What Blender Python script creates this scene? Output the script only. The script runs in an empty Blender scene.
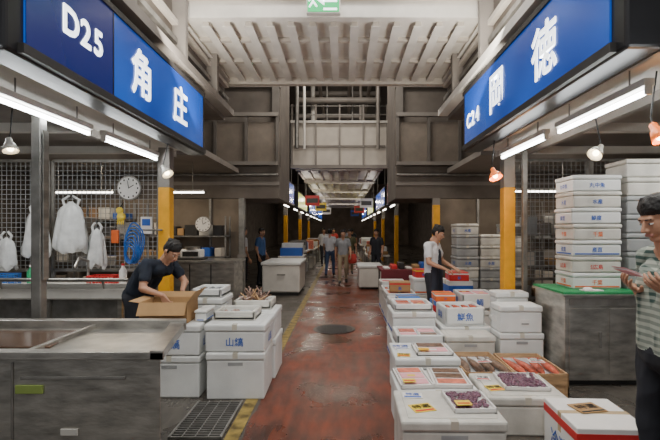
import bpy, bmesh, math, random
import numpy as np
from mathutils import Vector, Matrix, noise as mnoise
rng = random.Random(7)
S = bpy.context.scene
COL = S.collection

# ---------------------------------------------------------------- materials
MATS = {}
def mat(name, col, rough=0.6, metal=0.0, var=0.12, scale=6.0, emis=None, es=0.0, bump=0.0, bscale=60.0, trans=0.0, stretch=None, evar=0.0):
    if name in MATS: return MATS[name]
    m = bpy.data.materials.new(name); m.use_nodes = True
    nt = m.node_tree; b = nt.nodes['Principled BSDF']
    b.inputs['Roughness'].default_value = rough
    b.inputs['Metallic'].default_value = metal
    tc = nt.nodes.new('ShaderNodeTexCoord')
    mp = nt.nodes.new('ShaderNodeMapping')
    nt.links.new(tc.outputs['Object'], mp.inputs['Vector'])
    if stretch: mp.inputs['Scale'].default_value = stretch
    n = nt.nodes.new('ShaderNodeTexNoise'); n.inputs['Scale'].default_value = scale; n.inputs['Detail'].default_value = 5
    nt.links.new(mp.outputs[0], n.inputs['Vector'])
    r = nt.nodes.new('ShaderNodeValToRGB')
    r.color_ramp.elements[0].position = 0.3; r.color_ramp.elements[1].position = 0.7
    r.color_ramp.elements[0].color = (*[c*(1-var) for c in col], 1)
    r.color_ramp.elements[1].color = (*[min(1, c*(1+var*0.6)) for c in col], 1)
    nt.links.new(n.outputs['Fac'], r.inputs['Fac'])
    nt.links.new(r.outputs['Color'], b.inputs['Base Color'])
    if trans: b.inputs['Transmission Weight'].default_value = trans
    if emis:
        b.inputs['Emission Color'].default_value = (*emis, 1); b.inputs['Emission Strength'].default_value = es
        if evar:
            n3 = nt.nodes.new('ShaderNodeTexNoise'); n3.inputs['Scale'].default_value = 1.1; n3.inputs['Detail'].default_value = 1
            nt.links.new(tc.outputs['Object'], n3.inputs['Vector'])
            r3 = nt.nodes.new('ShaderNodeValToRGB'); r3.color_ramp.elements[0].position = 0.35; r3.color_ramp.elements[1].position = 0.68
            r3.color_ramp.elements[0].color = (*[c*(1-evar) for c in emis], 1); r3.color_ramp.elements[1].color = (emis[0]+0.005, emis[1]*(1+evar*1.2), emis[2]*(1+evar*0.5), 1)
            nt.links.new(n3.outputs['Fac'], r3.inputs['Fac']); nt.links.new(r3.outputs['Color'], b.inputs['Emission Color'])
    if bump:
        n2 = nt.nodes.new('ShaderNodeTexNoise'); n2.inputs['Scale'].default_value = bscale
        nt.links.new(mp.outputs[0], n2.inputs['Vector'])
        bp = nt.nodes.new('ShaderNodeBump'); bp.inputs['Strength'].default_value = bump; bp.inputs['Distance'].default_value = 0.01
        nt.links.new(n2.outputs['Fac'], bp.inputs['Height']); nt.links.new(bp.outputs[0], b.inputs['Normal'])
    MATS[name] = m
    return m

FOAM = mat('styrofoam', (0.78,0.79,0.77), 0.55, var=0.14, scale=3, bump=0.15, bscale=120)
FOAM2 = mat('styrofoam_old', (0.66,0.64,0.58), 0.6, var=0.28, scale=4, bump=0.2, bscale=120)
FOAMG = mat('styrofoam_grey', (0.38,0.39,0.39), 0.6, var=0.25, scale=4, bump=0.2, bscale=120)
STEEL = mat('brushed_steel', (0.50,0.48,0.44), 0.30, 0.85, var=0.4, scale=5, bump=0.15, bscale=18, stretch=(1,1,3))
STEELD = mat('dull_steel', (0.28,0.27,0.25), 0.42, 0.6, var=0.3, scale=8)
GREYP = mat('grey_paint', (0.14,0.125,0.11), 0.55, var=0.2, scale=3)
GREYM = mat('mid_grey_paint', (0.25,0.225,0.20), 0.55, var=0.2, scale=2)
CONC = mat('concrete_wall', (0.155,0.133,0.113), 0.8, var=0.3, scale=2, bump=0.2)
DARK = mat('dark_paint', (0.03,0.028,0.027), 0.5, var=0.2)
BLACK = mat('black_frame', (0.010,0.010,0.012), 0.35, var=0.2)
WHITEP = mat('white_panel', (0.74,0.71,0.65), 0.5, var=0.14, scale=3)
CREAM = mat('cream_panel', (0.58,0.53,0.46), 0.55, var=0.12, scale=3)
YEL = mat('yellow_paint', (0.85,0.40,0.012), 0.45, var=0.15)
BLUEP = mat('blue_print', (0.03,0.12,0.50), 0.5, var=0.1)
ORANGEP = mat('orange_print', (0.85,0.16,0.03), 0.5, var=0.1)
REDP = mat('red_print', (0.65,0.03,0.03), 0.5, var=0.1)
YELP = mat('yellow_label', (0.85,0.62,0.06), 0.5, var=0.1)
PAPER = mat('paper_white', (0.80,0.78,0.75), 0.7, var=0.05)
PINKP = mat('pink_paper', (0.80,0.38,0.42), 0.7, var=0.05)
SALM = mat('salmon_package', (0.75,0.22,0.14), 0.35, var=0.35, scale=18)
CARD = mat('cardboard', (0.42,0.25,0.11), 0.8, var=0.15, scale=5)
CARDI = mat('cardboard_inside', (0.28,0.17,0.09), 0.8, var=0.15, scale=5)
WOOD = mat('wood_crate', (0.50,0.31,0.16), 0.7, var=0.25, scale=8, stretch=(1,8,8))
GREENT = mat('green_mat', (0.015,0.28,0.09), 0.6, var=0.25, scale=10, bump=0.4, bscale=200)
TUBE = mat('tube_glow', (1,1,1), 0.4, var=0, emis=(0.93,0.98,1.0), es=30)
TUBEF = mat('tube_glow_far', (1,1,1), 0.4, var=0, emis=(1.0,0.95,0.86), es=12)
BULB = mat('bulb_glow', (1,1,1), 0.4, var=0, emis=(1.0,0.80,0.5), es=18)
ORL = mat('orange_lamp_shade', (0.75,0.18,0.04), 0.4, var=0.1, emis=(1.0,0.20,0.03), es=0.6)
SIGNB = mat('sign_blue_lit', (0.006,0.03,0.2), 0.25, var=0.0, emis=(0.001,0.058,0.36), es=0.95, evar=0.4)
SIGNN = mat('sign_navy_lit', (0.005,0.01,0.08), 0.25, var=0.0, emis=(0.004,0.012,0.105), es=0.8)
SIGNT = mat('sign_text_lit', (0.9,0.9,0.9), 0.3, var=0.0, emis=(0.92,0.97,1.0), es=2.4)
SIGNR = mat('sign_red_lit', (0.3,0.05,0.05), 0.3, var=0.0, emis=(0.35,0.04,0.05), es=0.5)
SIGNY = mat('sign_yellow_lit', (0.6,0.6,0.1), 0.3, var=0.0, emis=(0.50,0.58,0.06), es=1.0)
EXITG = mat('exit_green_lit', (0.0,0.4,0.12), 0.3, var=0.0, emis=(0.0,0.42,0.10), es=1.1)
HOSE = mat('blue_hose', (0.02,0.14,0.50), 0.4, var=0.15)
BAG = mat('plastic_bag_white', (0.74,0.75,0.74), 0.35, var=0.18, scale=9, bump=0.7, bscale=14)
FISHR = mat('fish_red', (0.58,0.12,0.07), 0.25, var=0.4, scale=20)
FISHS = mat('fish_silver', (0.34,0.36,0.38), 0.22, 0.3, var=0.4, scale=20)
FISHB = mat('fish_brown', (0.20,0.12,0.08), 0.3, var=0.5, scale=25)
SHELL = mat('shellfish_mix', (0.36,0.23,0.18), 0.35, var=0.6, scale=40)
SHELLD = mat('shellfish_purple', (0.15,0.06,0.10), 0.3, var=0.6, scale=50)
ICE = mat('crushed_ice', (0.70,0.75,0.79), 0.2, var=0.2, scale=60, bump=0.6, bscale=80)
RUBBER = mat('black_rubber', (0.02,0.02,0.02), 0.5)
BLUEC = mat('blue_carton',(0.04,0.18,0.55),0.5)

# ---------------------------------------------------------------- mesh builder
_txt = {}
def text_geo(s, off=0.012):
    if (s,off) in _txt: return _txt[(s,off)]
    cu = bpy.data.curves.new('t', 'FONT'); cu.body = s; cu.size = 1.0
    cu.align_x = 'CENTER'; cu.align_y = 'CENTER'; cu.resolution_u = 3; cu.offset = off
    ob = bpy.data.objects.new('t', cu); COL.objects.link(ob)
    dg = bpy.context.evaluated_depsgraph_get(); dg.update()
    me = ob.evaluated_get(dg).to_mesh()
    vs = [v.co.copy() for v in me.vertices]; fs = [tuple(p.vertices) for p in me.polygons]
    ob.evaluated_get(dg).to_mesh_clear()
    bpy.data.objects.remove(ob); bpy.data.curves.remove(cu)
    if vs:
        xs = [v.x for v in vs]; ys = [v.y for v in vs]
        cx, cy = (min(xs)+max(xs))/2, (min(ys)+max(ys))/2
        vs = [Vector((v.x-cx, v.y-cy, 0)) for v in vs]
    _txt[(s,off)] = (vs, fs)
    return _txt[(s,off)]

def capsule_geo(a, b, ra, rb, seg=12, hr=4):
    a, b = Vector(a), Vector(b); d = b-a
    L = d.length
    z = d.normalized() if L > 1e-6 else Vector((0,0,1))
    x = z.orthogonal().normalized(); y = z.cross(x)
    rings = []
    for i in range(1, hr+1):
        t = math.pi/2*i/hr; rings.append((a - z*ra*math.cos(t), ra*math.sin(t)))
    for i in range(hr, 0, -1):
        t = math.pi/2*i/hr; rings.append((b + z*rb*math.cos(t), rb*math.sin(t)))
    vs = [a - z*ra]; fs = []
    for c, r in rings:
        for k in range(seg):
            an = 2*math.pi*k/seg
            vs.append(c + x*(r*math.cos(an)) + y*(r*math.sin(an)))
    vs.append(b + z*rb)
    n = len(rings)
    for k in range(seg): fs.append((0, 1+(k+1)%seg, 1+k))
    for i in range(n-1):
        for k in range(seg):
            p = 1+i*seg; q = p+seg
            fs.append((p+k, p+(k+1)%seg, q+(k+1)%seg, q+k))
    p = 1+(n-1)*seg; e = len(vs)-1
    for k in range(seg): fs.append((p+k, p+(k+1)%seg, e))
    return vs, fs

def ell_geo(c, r, R=None, seg=14, rings=9):
    vs, fs = capsule_geo((0,0,0), (0,0,1e-9), 1, 1, seg, max(3, rings//2))
    out = []
    for v in vs:
        w = Vector((v.x*r[0], v.y*r[1], v.z*r[2]))
        if R: w = R @ w
        out.append(w + Vector(c))
    return out, fs

class MB:
    def __init__(s): s.v=[]; s.f=[]; s.mi=[]; s.sm=[]; s.mats=[]; s.T=None
    def m(s, mt):
        if mt not in s.mats: s.mats.append(mt)
        return s.mats.index(mt)
    def add(s, vs, fs, mt, smooth=False):
        o = len(s.v)
        for v in vs:
            v = Vector(v)
            s.v.append(s.T @ v if s.T else v)
        k = s.m(mt)
        for f in fs: s.f.append(tuple(i+o for i in f)); s.mi.append(k); s.sm.append(smooth)
    def box(s, x0,x1,y0,y1,z0,z1, mt, bev=0.0, seg=2):
        if bev <= 0:
            vs = [(x,y,z) for z in (z0,z1) for y in (y0,y1) for x in (x0,x1)]
            s.add(vs, [(0,2,3,1),(4,5,7,6),(0,1,5,4),(2,6,7,3),(0,4,6,2),(1,3,7,5)], mt); return
        bm = bmesh.new(); bmesh.ops.create_cube(bm, size=1)
        for v in bm.verts:
            v.co = Vector(((x0+x1)/2+v.co.x*(x1-x0), (y0+y1)/2+v.co.y*(y1-y0), (z0+z1)/2+v.co.z*(z1-z0)))
        bmesh.ops.bevel(bm, geom=list(bm.edges), offset=bev, segments=seg, affect='EDGES', profile=0.5)
        bm.verts.index_update()
        s.add([v.co.copy() for v in bm.verts], [tuple(v.index for v in f.verts) for f in bm.faces], mt, False)
        bm.free()
    def cyl(s, a, b, ra, rb, mt, seg=14, caps=True, smooth=True):
        a, b = Vector(a), Vector(b); z = (b-a).normalized(); x = z.orthogonal().normalized(); y = z.cross(x)
        vs = []
        for c, r in ((a,ra),(b,rb)):
            for k in range(seg):
                an = 2*math.pi*k/seg; vs.append(c + x*(r*math.cos(an)) + y*(r*math.sin(an)))
        s.add(vs, [(k,(k+1)%seg,seg+(k+1)%seg,seg+k) for k in range(seg)], mt, smooth)
        if caps: s.add(vs, [tuple(range(seg-1,-1,-1)), tuple(range(seg,2*seg))], mt, False)
    def cap(s, a, b, ra, rb, mt, seg=12): s.add(*capsule_geo(a,b,ra,rb,seg), mt, True)
    def ell(s, c, r, mt, R=None, seg=14, rings=9): s.add(*ell_geo(c,r,R,seg,rings), mt, True)
    def tube(s, pts, r, mt, seg=6):
        for i in range(len(pts)-1): s.cap(pts[i], pts[i+1], r, r, mt, seg)
    def loft(s, rings, mt, smooth=True, cap0=True, cap1=True):
        n = len(rings[0]); vs = [p for r in rings for p in r]; fs = []
        for i in range(len(rings)-1):
            for k in range(n):
                fs.append((i*n+k, i*n+(k+1)%n, (i+1)*n+(k+1)%n, (i+1)*n+k))
        s.add(vs, fs, mt, smooth)
        ends = []
        if cap0: ends.append(tuple(range(n-1,-1,-1)))
        if cap1: ends.append(tuple(range((len(rings)-1)*n, len(rings)*n)))
        if ends: s.add(vs, ends, mt, False)
    def text(s, t, size, org, xd, yd, mt, wscale=1.0, off=0.012):
        vs, fs = text_geo(t, off); org = Vector(org); xd = Vector(xd); yd = Vector(yd)
        s.add([org + xd*(v.x*size*wscale) + yd*(v.y*size) for v in vs], fs, mt)
    def build(s, name, bevel=0.0):
        me = bpy.data.meshes.new(name)
        if s.v:
            xs = [v[0] for v in s.v]; ys = [v[1] for v in s.v]; zs = [v[2] for v in s.v]
            o = Vector(((min(xs)+max(xs))/2, (min(ys)+max(ys))/2, min(zs)))
        else: o = Vector()
        me.from_pydata([Vector(v)-o for v in s.v], [], s.f)
        for mt in s.mats: me.materials.append(mt)
        me.polygons.foreach_set('material_index', s.mi)
        me.polygons.foreach_set('use_smooth', s.sm)
        me.update()
        ob = bpy.data.objects.new(name, me); ob.location = o; COL.objects.link(ob)
        if bevel:
            bv = ob.modifiers.new('b','BEVEL'); bv.width = bevel; bv.segments = 2; bv.limit_method = 'ANGLE'
        return ob

def simple_box(name, x0,x1,y0,y1,z0,z1, mt, bev=0.0):
    b = MB(); b.box(x0,x1,y0,y1,z0,z1,mt,bev); return b.build(name)

# ---------------------------------------------------------------- floor
fm = bpy.data.materials.new('wet_market_floor'); fm.use_nodes = True
nt = fm.node_tree; B = nt.nodes['Principled BSDF']
geo = nt.nodes.new('ShaderNodeNewGeometry'); sep = nt.nodes.new('ShaderNodeSeparateXYZ')
nt.links.new(geo.outputs['Position'], sep.inputs[0])
nz = nt.nodes.new('ShaderNodeTexNoise'); nz.inputs['Scale'].default_value = 1.3; nz.inputs['Detail'].default_value = 8
nt.links.new(geo.outputs['Position'], nz.inputs['Vector'])
nf = nt.nodes.new('ShaderNodeTexNoise'); nf.inputs['Scale'].default_value = 7; nf.inputs['Detail'].default_value = 8
mpf = nt.nodes.new('ShaderNodeMapping'); mpf.inputs['Scale'].default_value = (1.6,0.4,1)
nt.links.new(geo.outputs['Position'], mpf.inputs['Vector']); nt.links.new(mpf.outputs[0], nf.inputs['Vector'])
def math_n(op, a, b=None):
    n = nt.nodes.new('ShaderNodeMath'); n.operation = op
    for i, v in enumerate((a, b)):
        if v is None: continue
        if isinstance(v, (int, float)): n.inputs[i].default_value = v
        else: nt.links.new(v, n.inputs[i])
    return n.outputs[0]
def mixc(fac, c1, c2):
    n = nt.nodes.new('ShaderNodeMix'); n.data_type = 'RGBA'
    if isinstance(fac, (int,float)): n.inputs[0].default_value = fac
    else: nt.links.new(fac, n.inputs[0])
    for i, c in ((6,c1),(7,c2)):
        if isinstance(c, tuple): n.inputs[i].default_value = (*c,1)
        else: nt.links.new(c, n.inputs[i])
    return n.outputs[2]
X = sep.outputs['X']; Y = sep.outputs['Y']
xw = math_n('ADD', X, math_n('MULTIPLY', math_n('SUBTRACT', nf.outputs['Fac'], 0.5), 0.10))
inred = math_n('MULTIPLY', math_n('GREATER_THAN', xw, -0.78), math_n('LESS_THAN', xw, 0.92))
rr = nt.nodes.new('ShaderNodeValToRGB'); rr.color_ramp.elements[0].position=0.36; rr.color_ramp.elements[1].position=0.64
rr.color_ramp.elements[0].color=(0.030,0.016,0.012,1); rr.color_ramp.elements[1].color=(0.22,0.045,0.017,1)
mx = math_n('ADD', math_n('MULTIPLY', nf.outputs['Fac'], 0.5), math_n('MULTIPLY', nz.outputs['Fac'], 0.5))
nt.links.new(mx, rr.inputs['Fac'])
gr = nt.nodes.new('ShaderNodeValToRGB'); gr.color_ramp.elements[0].position=0.3; gr.color_ramp.elements[1].position=0.7
gr.color_ramp.elements[0].color=(0.035,0.03,0.026,1); gr.color_ramp.elements[1].color=(0.13,0.115,0.095,1)
nt.links.new(mx, gr.inputs['Fac'])
col = mixc(inred, gr.outputs['Color'], rr.outputs['Color'])
jy = math_n('LESS_THAN', math_n('FRACT', math_n('DIVIDE', math_n('SUBTRACT', Y, 5.72), 2.9)), 0.010)
col = mixc(math_n('MULTIPLY', jy, 0.5), col, (0.20,0.11,0.08))
nt.links.new(col, B.inputs['Base Color'])
rg = nt.nodes.new('ShaderNodeMapRange'); rg.inputs[1].default_value=0.36; rg.inputs[2].default_value=0.64; rg.inputs[3].default_value=0.20; rg.inputs[4].default_value=0.50
nt.links.new(nz.outputs['Fac'], rg.inputs[0]); nt.links.new(rg.outputs[0], B.inputs['Roughness'])
bp = nt.nodes.new('ShaderNodeBump'); bp.inputs['Strength'].default_value=0.25; bp.inputs['Distance'].default_value=0.02
nt.links.new(nf.outputs['Fac'], bp.inputs['Height']); nt.links.new(bp.outputs[0], B.inputs['Normal'])
simple_box('floor', -7.2,7.2,-3,48,-0.1,0, fm)

LINEY = mat('worn_yellow_line', (0.27,0.19,0.045), 0.5, var=0.8, scale=9)
b = MB(); b.box(-0.91,-0.80,-1,40,0,0.004,LINEY); b.build('yellow_floor_line')
b = MB(); b.box(0.93,1.02,6.9,40,0,0.004,LINEY); b.build('yellow_floor_line')
b = MB()
b.box(-1.34,-0.93,3.36,4.08,0.0,0.006,BLACK)
for x in (-1.34,-0.945): b.box(x,x+0.018,3.36,4.08,0.005,0.022,STEELD)
y=3.36
while y<4.07: b.box(-1.33,-0.94,y,y+0.010,0.006,0.02,STEELD); y+=0.04
for x in (-1.24,-1.14,-1.04): b.box(x,x+0.008,3.36,4.08,0.006,0.019,STEELD)
b.build('drain_grating')
b = MB(); b.cyl((-0.14,7.1,0.0),(-0.14,7.1,0.006),0.34,0.34,BLACK,32); b.cyl((-0.14,7.1,0.006),(-0.14,7.1,0.009),0.29,0.29,DARK,32)
for i in range(-3,4): b.box(-0.14-0.2,-0.14+0.2,7.1+i*0.065-0.008,7.1+i*0.065+0.008,0.009,0.012,DARK)
b.build('manhole_cover')

# ---------------------------------------------------------------- shell
simple_box('wall_left', -7.3,-7.1,-3,48,0,7, CONC)
simple_box('wall_right', 7.1,7.3,-3,48,0,7, CONC)
simple_box('wall_back', -7.1,7.1,47.8,48,0,7, mat('far_wall',(0.26,0.21,0.17),0.7,var=0.4,scale=1.2))
simple_box('ceiling', -7.1,7.1,1.5,48,6.6,6.8, DARK)
for nm,x0,x1 in (('stall_ceiling',-7.1,-2.80),('stall_ceiling',2.56,7.1)):
    b = MB(); b.box(x0,x1,1.0,7.4,2.82,2.94,GREYM)
    for yy in (2.2,3.6,5.0,6.4): b.box(x0,x1,yy,yy+0.1,2.72,2.82,WHITEP)
    b.build(nm)
for sx,x in ((-1,-2.02),(1,1.78)):
    b = MB()
    xa,xb = sorted((x, x+sx*0.4))
    b.box(xa,xb,1.2,7.5,3.47,6.4,CONC)
    e = x - sx*0.16; xa,xb = sorted((x,e))
    b.box(xa,xb,1.2,7.5,3.54,3.64,WHITEP if sx>0 else GREYM)
    b.box(xa,xb,1.2,7.5,4.5,4.72,GREYM)
    for yy in (2.6,3.9,5.2,6.5): b.box(xa,xb,yy,yy+0.08,3.64,4.5,GREYM)
    b.box(min(x,x-sx*0.07),max(x,x-sx*0.07),1.2,7.5,3.80,3.86,STEELD)
    b.box(min(x,x-sx*0.07),max(x,x-sx*0.07),1.2,7.5,4.02,4.08,CREAM)
    b.build('wall_upper_left' if sx<0 else 'wall_upper_right')
for sx,x0 in ((-1,-1.93),(1,1.68)):
    b = MB()
    xa,xb = sorted((x0+sx*0.27,x0+sx*0.85)); b.box(xa,xb,1.2,6.1,2.70,2.76,WHITEP)
    xa,xb = sorted((x0+sx*0.79,x0+sx*0.85)); b.box(xa,xb,1.2,6.1,2.62,2.70,GREYM)
    b.build('stall_soffit')

# ---------------------------------------------------------------- signs
def big_sign(sx, x, y0, y1, z0, z1, items, navy=None):
    b = MB()
    th = 0.24; xb = x + sx*th
    lo,hi = min(x+sx*0.01,xb), max(x+sx*0.01,xb)
    b.box(lo,hi,y0-0.14,y1+0.12,z0-0.07,z1+0.05,BLACK,0.02)
    xf = x - sx*0.004
    b.box(min(x+sx*0.02,xf),max(x+sx*0.02,xf),y0,y1,z0,z1,SIGNB)
    if navy:
        xn = x - sx*0.007
        b.box(min(x,xn),max(x,xn),navy[0],navy[1],z0,z1,SIGNN)
        b.box(min(x,x-sx*0.01),max(x,x-sx*0.01),navy[1],navy[1]+0.015,z0,z1,BLACK)
    xt = x - sx*0.012
    b.box(min(x+sx*0.02,x-sx*0.02),max(x+sx*0.02,x-sx*0.02),y0-0.05,y1+0.05,z1,z1+0.05,DARK)
    b.box(min(x+sx*0.02,x-sx*0.03),max(x+sx*0.02,x-sx*0.03),y0-0.05,y1+0.05,z0-0.06,z0,DARK)
    for t,cy,cz,sz in items:
        for dy,dz in ((-1,0),(1,0),(0,1),(0,-1)):   # bolder stroke: glyph laid four times with a small shift
            b.text(t, sz, (xt-sx*0.0006*(dy+2*dz),cy+dy*0.005,cz+dz*0.005), (0,-sx,0), (0,0,1), SIGNT)
    return b.build('illuminated_shop_sign')
big_sign(-1,-1.90,2.63,5.95,2.70,3.40,[('D',3.06,3.04,0.27),('2',3.235,3.04,0.27),('5',3.40,3.04,0.27),('角',4.13,3.06,0.45),('庄',5.12,3.05,0.45)],(2.63,3.62))
big_sign(1,1.65,2.72,5.95,2.74,3.42,[('C',5.74,3.02,0.25),('2',5.56,3.02,0.25),('4',5.38,3.02,0.25),('岡',4.72,3.09,0.46),('徳',3.60,3.08,0.46)])
def small_sign(sx,x,y0,y1,z0,z1,face,t=None):
    b = MB(); xb=x+sx*0.2
    b.box(min(x,xb),max(x,xb),y0-0.08,y1+0.08,z0-0.06,z1+0.06,BLACK,0.015)
    xf=x-sx*0.006; b.box(min(x,xf),max(x,xf),y0,y1,z0,z1,face)
    if t:
        n=len(t)
        for i,c in enumerate(t):
            f=(i+0.5)/n; cy = y0+(y1-y0)*f if sx<0 else y1-(y1-y0)*f
            b.text(c,0.34,(x-sx*0.012,cy,(z0+z1)/2),(0,-sx,0),(0,0,1),PAPER)
    b.box(x+sx*0.05-0.01,x+sx*0.05+0.01,y0+0.3,y0+0.34,z1,4.2,STEELD); b.box(x+sx*0.05-0.01,x+sx*0.05+0.01,y1-0.34,y1-0.3,z1,4.2,STEELD)
    b.build('illuminated_shop_sign')
small_sign(-1,-1.72,12.2,15.4,2.50,3.12,SIGNB,'大和水')
small_sign(-1,-1.72,17.0,21.0,2.50,3.05,SIGNY,'鮮魚')
small_sign(-1,-1.72,22.6,28.5,2.50,3.10,SIGNB,'築地店')
small_sign(-1,-1.72,30.0,36.0,2.50,3.10,SIGNB,'水産')
small_sign(1,1.47,12.2,14.6,2.50,3.12,SIGNR,'魚丸')
small_sign(1,1.47,15.6,19.6,2.50,3.10,SIGNB,'丸水')
small_sign(1,1.47,21.5,26.0,2.50,3.10,SIGNY,'山田')
small_sign(1,1.47,28.0,34.0,2.50,3.10,SIGNB,'水産')

b = MB(); b.T = Matrix.Translation((0,-0.10,0))
b.box(-0.43,-0.03,5.25,5.33,4.14,4.42,WHITEP,0.01)
b.box(-0.415,-0.045,5.243,5.25,4.155,4.405,EXITG)
b.box(-0.23,-0.07,5.238,5.243,4.265,4.305,SIGNT)
b.add([(-0.22,5.238,4.225),(-0.22,5.238,4.345),(-0.30,5.238,4.285)],[(0,1,2)],SIGNT)
b.cyl((-0.36,5.236,4.36),(-0.36,5.238,4.36),0.02,0.02,SIGNT,10)
b.tube([(-0.36,5.237,4.33),(-0.35,5.237,4.27),(-0.39,5.237,4.21)],0.011,SIGNT); b.tube([(-0.35,5.237,4.27),(-0.31,5.237,4.215)],0.011,SIGNT)
b.tube([(-0.395,5.237,4.28),(-0.36,5.237,4.32),(-0.315,5.237,4.30)],0.009,SIGNT)
b.box(-0.23,-0.07,5.238,5.243,4.17,4.195,SIGNT)
for x in (-0.38,-0.08): b.cyl((x,5.30,4.38),(x,5.415,4.38),0.01,0.01,STEELD,8)
b.build('exit_sign')

# ---------------------------------------------------------------- canopies
def canopy(x0,x1,y0,y1,z,nr,detail=True,mt=CREAM,mt2=WHITEP):
    b = MB()
    b.box(x0,x1,y0,y1,z+0.05,z+0.12,mt2)
    for i in range(nr+1):
        x = x0+(x1-x0)*i/nr
        b.box(x-0.035,x+0.035,y0,y1,z-0.01,z+0.06,mt)
        if detail: b.box(x-0.055,x+0.055,y0,y1,z-0.018,z-0.008,mt2)
    b.box(x0-0.1,x1+0.1,y0-0.12,y0,z+0.04,z+0.28,mt2,0.01)
    b.box(x0-0.1,x1+0.1,y0-0.18,y0+0.02,z+0.24,z+0.28,mt)
    b.box(x0-0.05,x1+0.05,y1-0.06,y1+0.05,z-0.06,z+0.22,mt)
    if detail:
        for yy in (y0+0.45,y0+1.2): b.box(x0,x1,yy,yy+0.07,z+0.0,z+0.05,mt)
    return b.build('ribbed_canopy')
canopy(-1.98,1.74,5.5,7.6,4.16,14)
for i,yy in enumerate((14.5,18.5,23,28,34)): canopy(-1.45,1.2,yy,yy+2.6,3.5,8,False)
b = MB()
for i,(z,r) in enumerate(((4.62,0.05),(4.80,0.035),(4.95,0.06))):
    b.cyl((-2.0,5.45,z),(1.76,5.45,z),r,r,(STEELD,WHITEP,STEELD)[i],12)
b.build('overhead_pipes')

# ---------------------------------------------------------------- upper cross structure
for sx,x in ((-1,-1.45),(1,1.20)):
    b = MB()
    xa,xb = sorted((x, sx*7.04))
    b.box(xa,xb,10.02,11.9,2.32,3.05,CONC); b.box(xa,xb,10.25,11.9,3.05,6.5,CONC)
    b.box(xa,xb,9.86,9.98,3.06,3.14,GREYM); b.box(xa,xb,9.86,9.96,4.16,4.24,GREYM)
    xx = x+sx*0.03
    while abs(xx) < 5:
        b.box(xx-0.03,xx+0.03,9.88,9.96,3.1,4.2,GREYP); xx += sx*0.7
    b.box(xa,xb,9.97,10.02,3.14,4.05,mat('rail_panel',(0.21,0.175,0.14),0.6,var=0.15))
    b.box(xa,xb,10.0,10.03,2.62,2.7,GREYM)
    b.box(xa,xb,10.15,10.25,4.9,5.1,GREYM); b.box(x+sx*0.1-0.08,x+sx*0.1+0.08,10.1,10.25,4.2,6.5,GREYP)
    b.tube([(xa+0.04,9.95,2.85),(xb-0.04,9.95,2.85)],0.03,STEELD)
    b.build('overhead_walkway')
b = MB()
b.box(-1.55,1.35,13.0,13.1,3.50,4.75,CREAM); b.box(-1.55,1.35,12.95,13.15,3.42,3.52,GREYM)
b.box(-1.55,1.35,12.93,13.15,4.75,4.82,WHITEP)
for x in (-1.5,-0.8,-0.1,0.6,1.3): b.box(x-0.025,x+0.025,12.94,13.0,3.5,5.3,GREYM)
for z in (5.0,5.25): b.tube([(-1.55,12.97,z),(1.35,12.97,z)],0.02,STEELD)
b.box(-1.45,1.25,12.955,13.0,4.05,4.1,GREYM)
b.build('overhead_footbridge')
b = MB()
for x,y,r in ((-1.3,12.4,0.06),(-1.1,12.5,0.04),(-0.95,13.9,0.07),(1.0,12.5,0.05),(1.1,13.9,0.08),(0.55,13.7,0.05),(-0.5,13.8,0.03),(0.3,13.9,0.03)):
    b.cyl((x,y,3.9),(x,y,6.55),r,r,(STEELD,WHITEP,GREYM)[int(r*100)%3],10)
for z,y,r in ((5.2,14,0.06),(5.6,13.6,0.1),(6.0,14.2,0.08),(5.75,12.5,0.05)):
    b.cyl((-1.4,y,z),(1.15,y,z),r,r,(GREYM,WHITEP)[int(z*10)%2],10)
for x in (-0.7,0.2,0.8): b.cyl((x,12.3,5.9),(x,30,5.9),0.06,0.06,GREYM,10)
for yy in (16,19,22): b.box(-1.4,1.15,yy,yy+0.2,5.3,5.6,GREYM)
b.build('service_pipework')

# ---------------------------------------------------------------- columns
def column(x,y,h,name='yellow_pillar'):
    b = MB()
    r=0.075
    b.box(x-r,x+r,y-r,y+r,0,2.15,YEL,0.012)
    b.box(x-r*0.95,x+r*0.95,y-r*0.95,y+r*0.95,2.15,h,GREYM)
    b.box(x-r*1.3,x+r*1.3,y-r*1.3,y+r*1.3,0,0.02,STEELD)
    b.build(name)
column(-2.30,5.72,2.66); column(2.14,5.72,2.60)
for yy in (16.5,22,27.5):
    column(-2.15,yy,3.4); column(2.0,yy,3.4)
column(2.05,9.7,2.3)
b=MB(); b.box(-2.28,-2.16,9.6,9.75,0,2.3,STEELD,0.01); b.box(-2.30,-2.14,9.58,9.77,1.0,1.06,GREYM); b.build('steel_post')
b=MB(); b.box(-2.50,-2.42,3.52,3.60,0,2.6,STEELD,0.008); b.box(-2.54,-2.41,3.48,3.64,0,0.02,STEEL); b.box(-2.41,-2.40,3.53,3.59,1.2,2.4,STEEL); b.build('steel_post')
b=MB(); b.box(2.26,2.32,5.52,5.58,0,2.6,STEELD,0.006); b.box(2.25,2.34,5.50,5.60,0,0.02,STEEL); b.build('steel_post')

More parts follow.
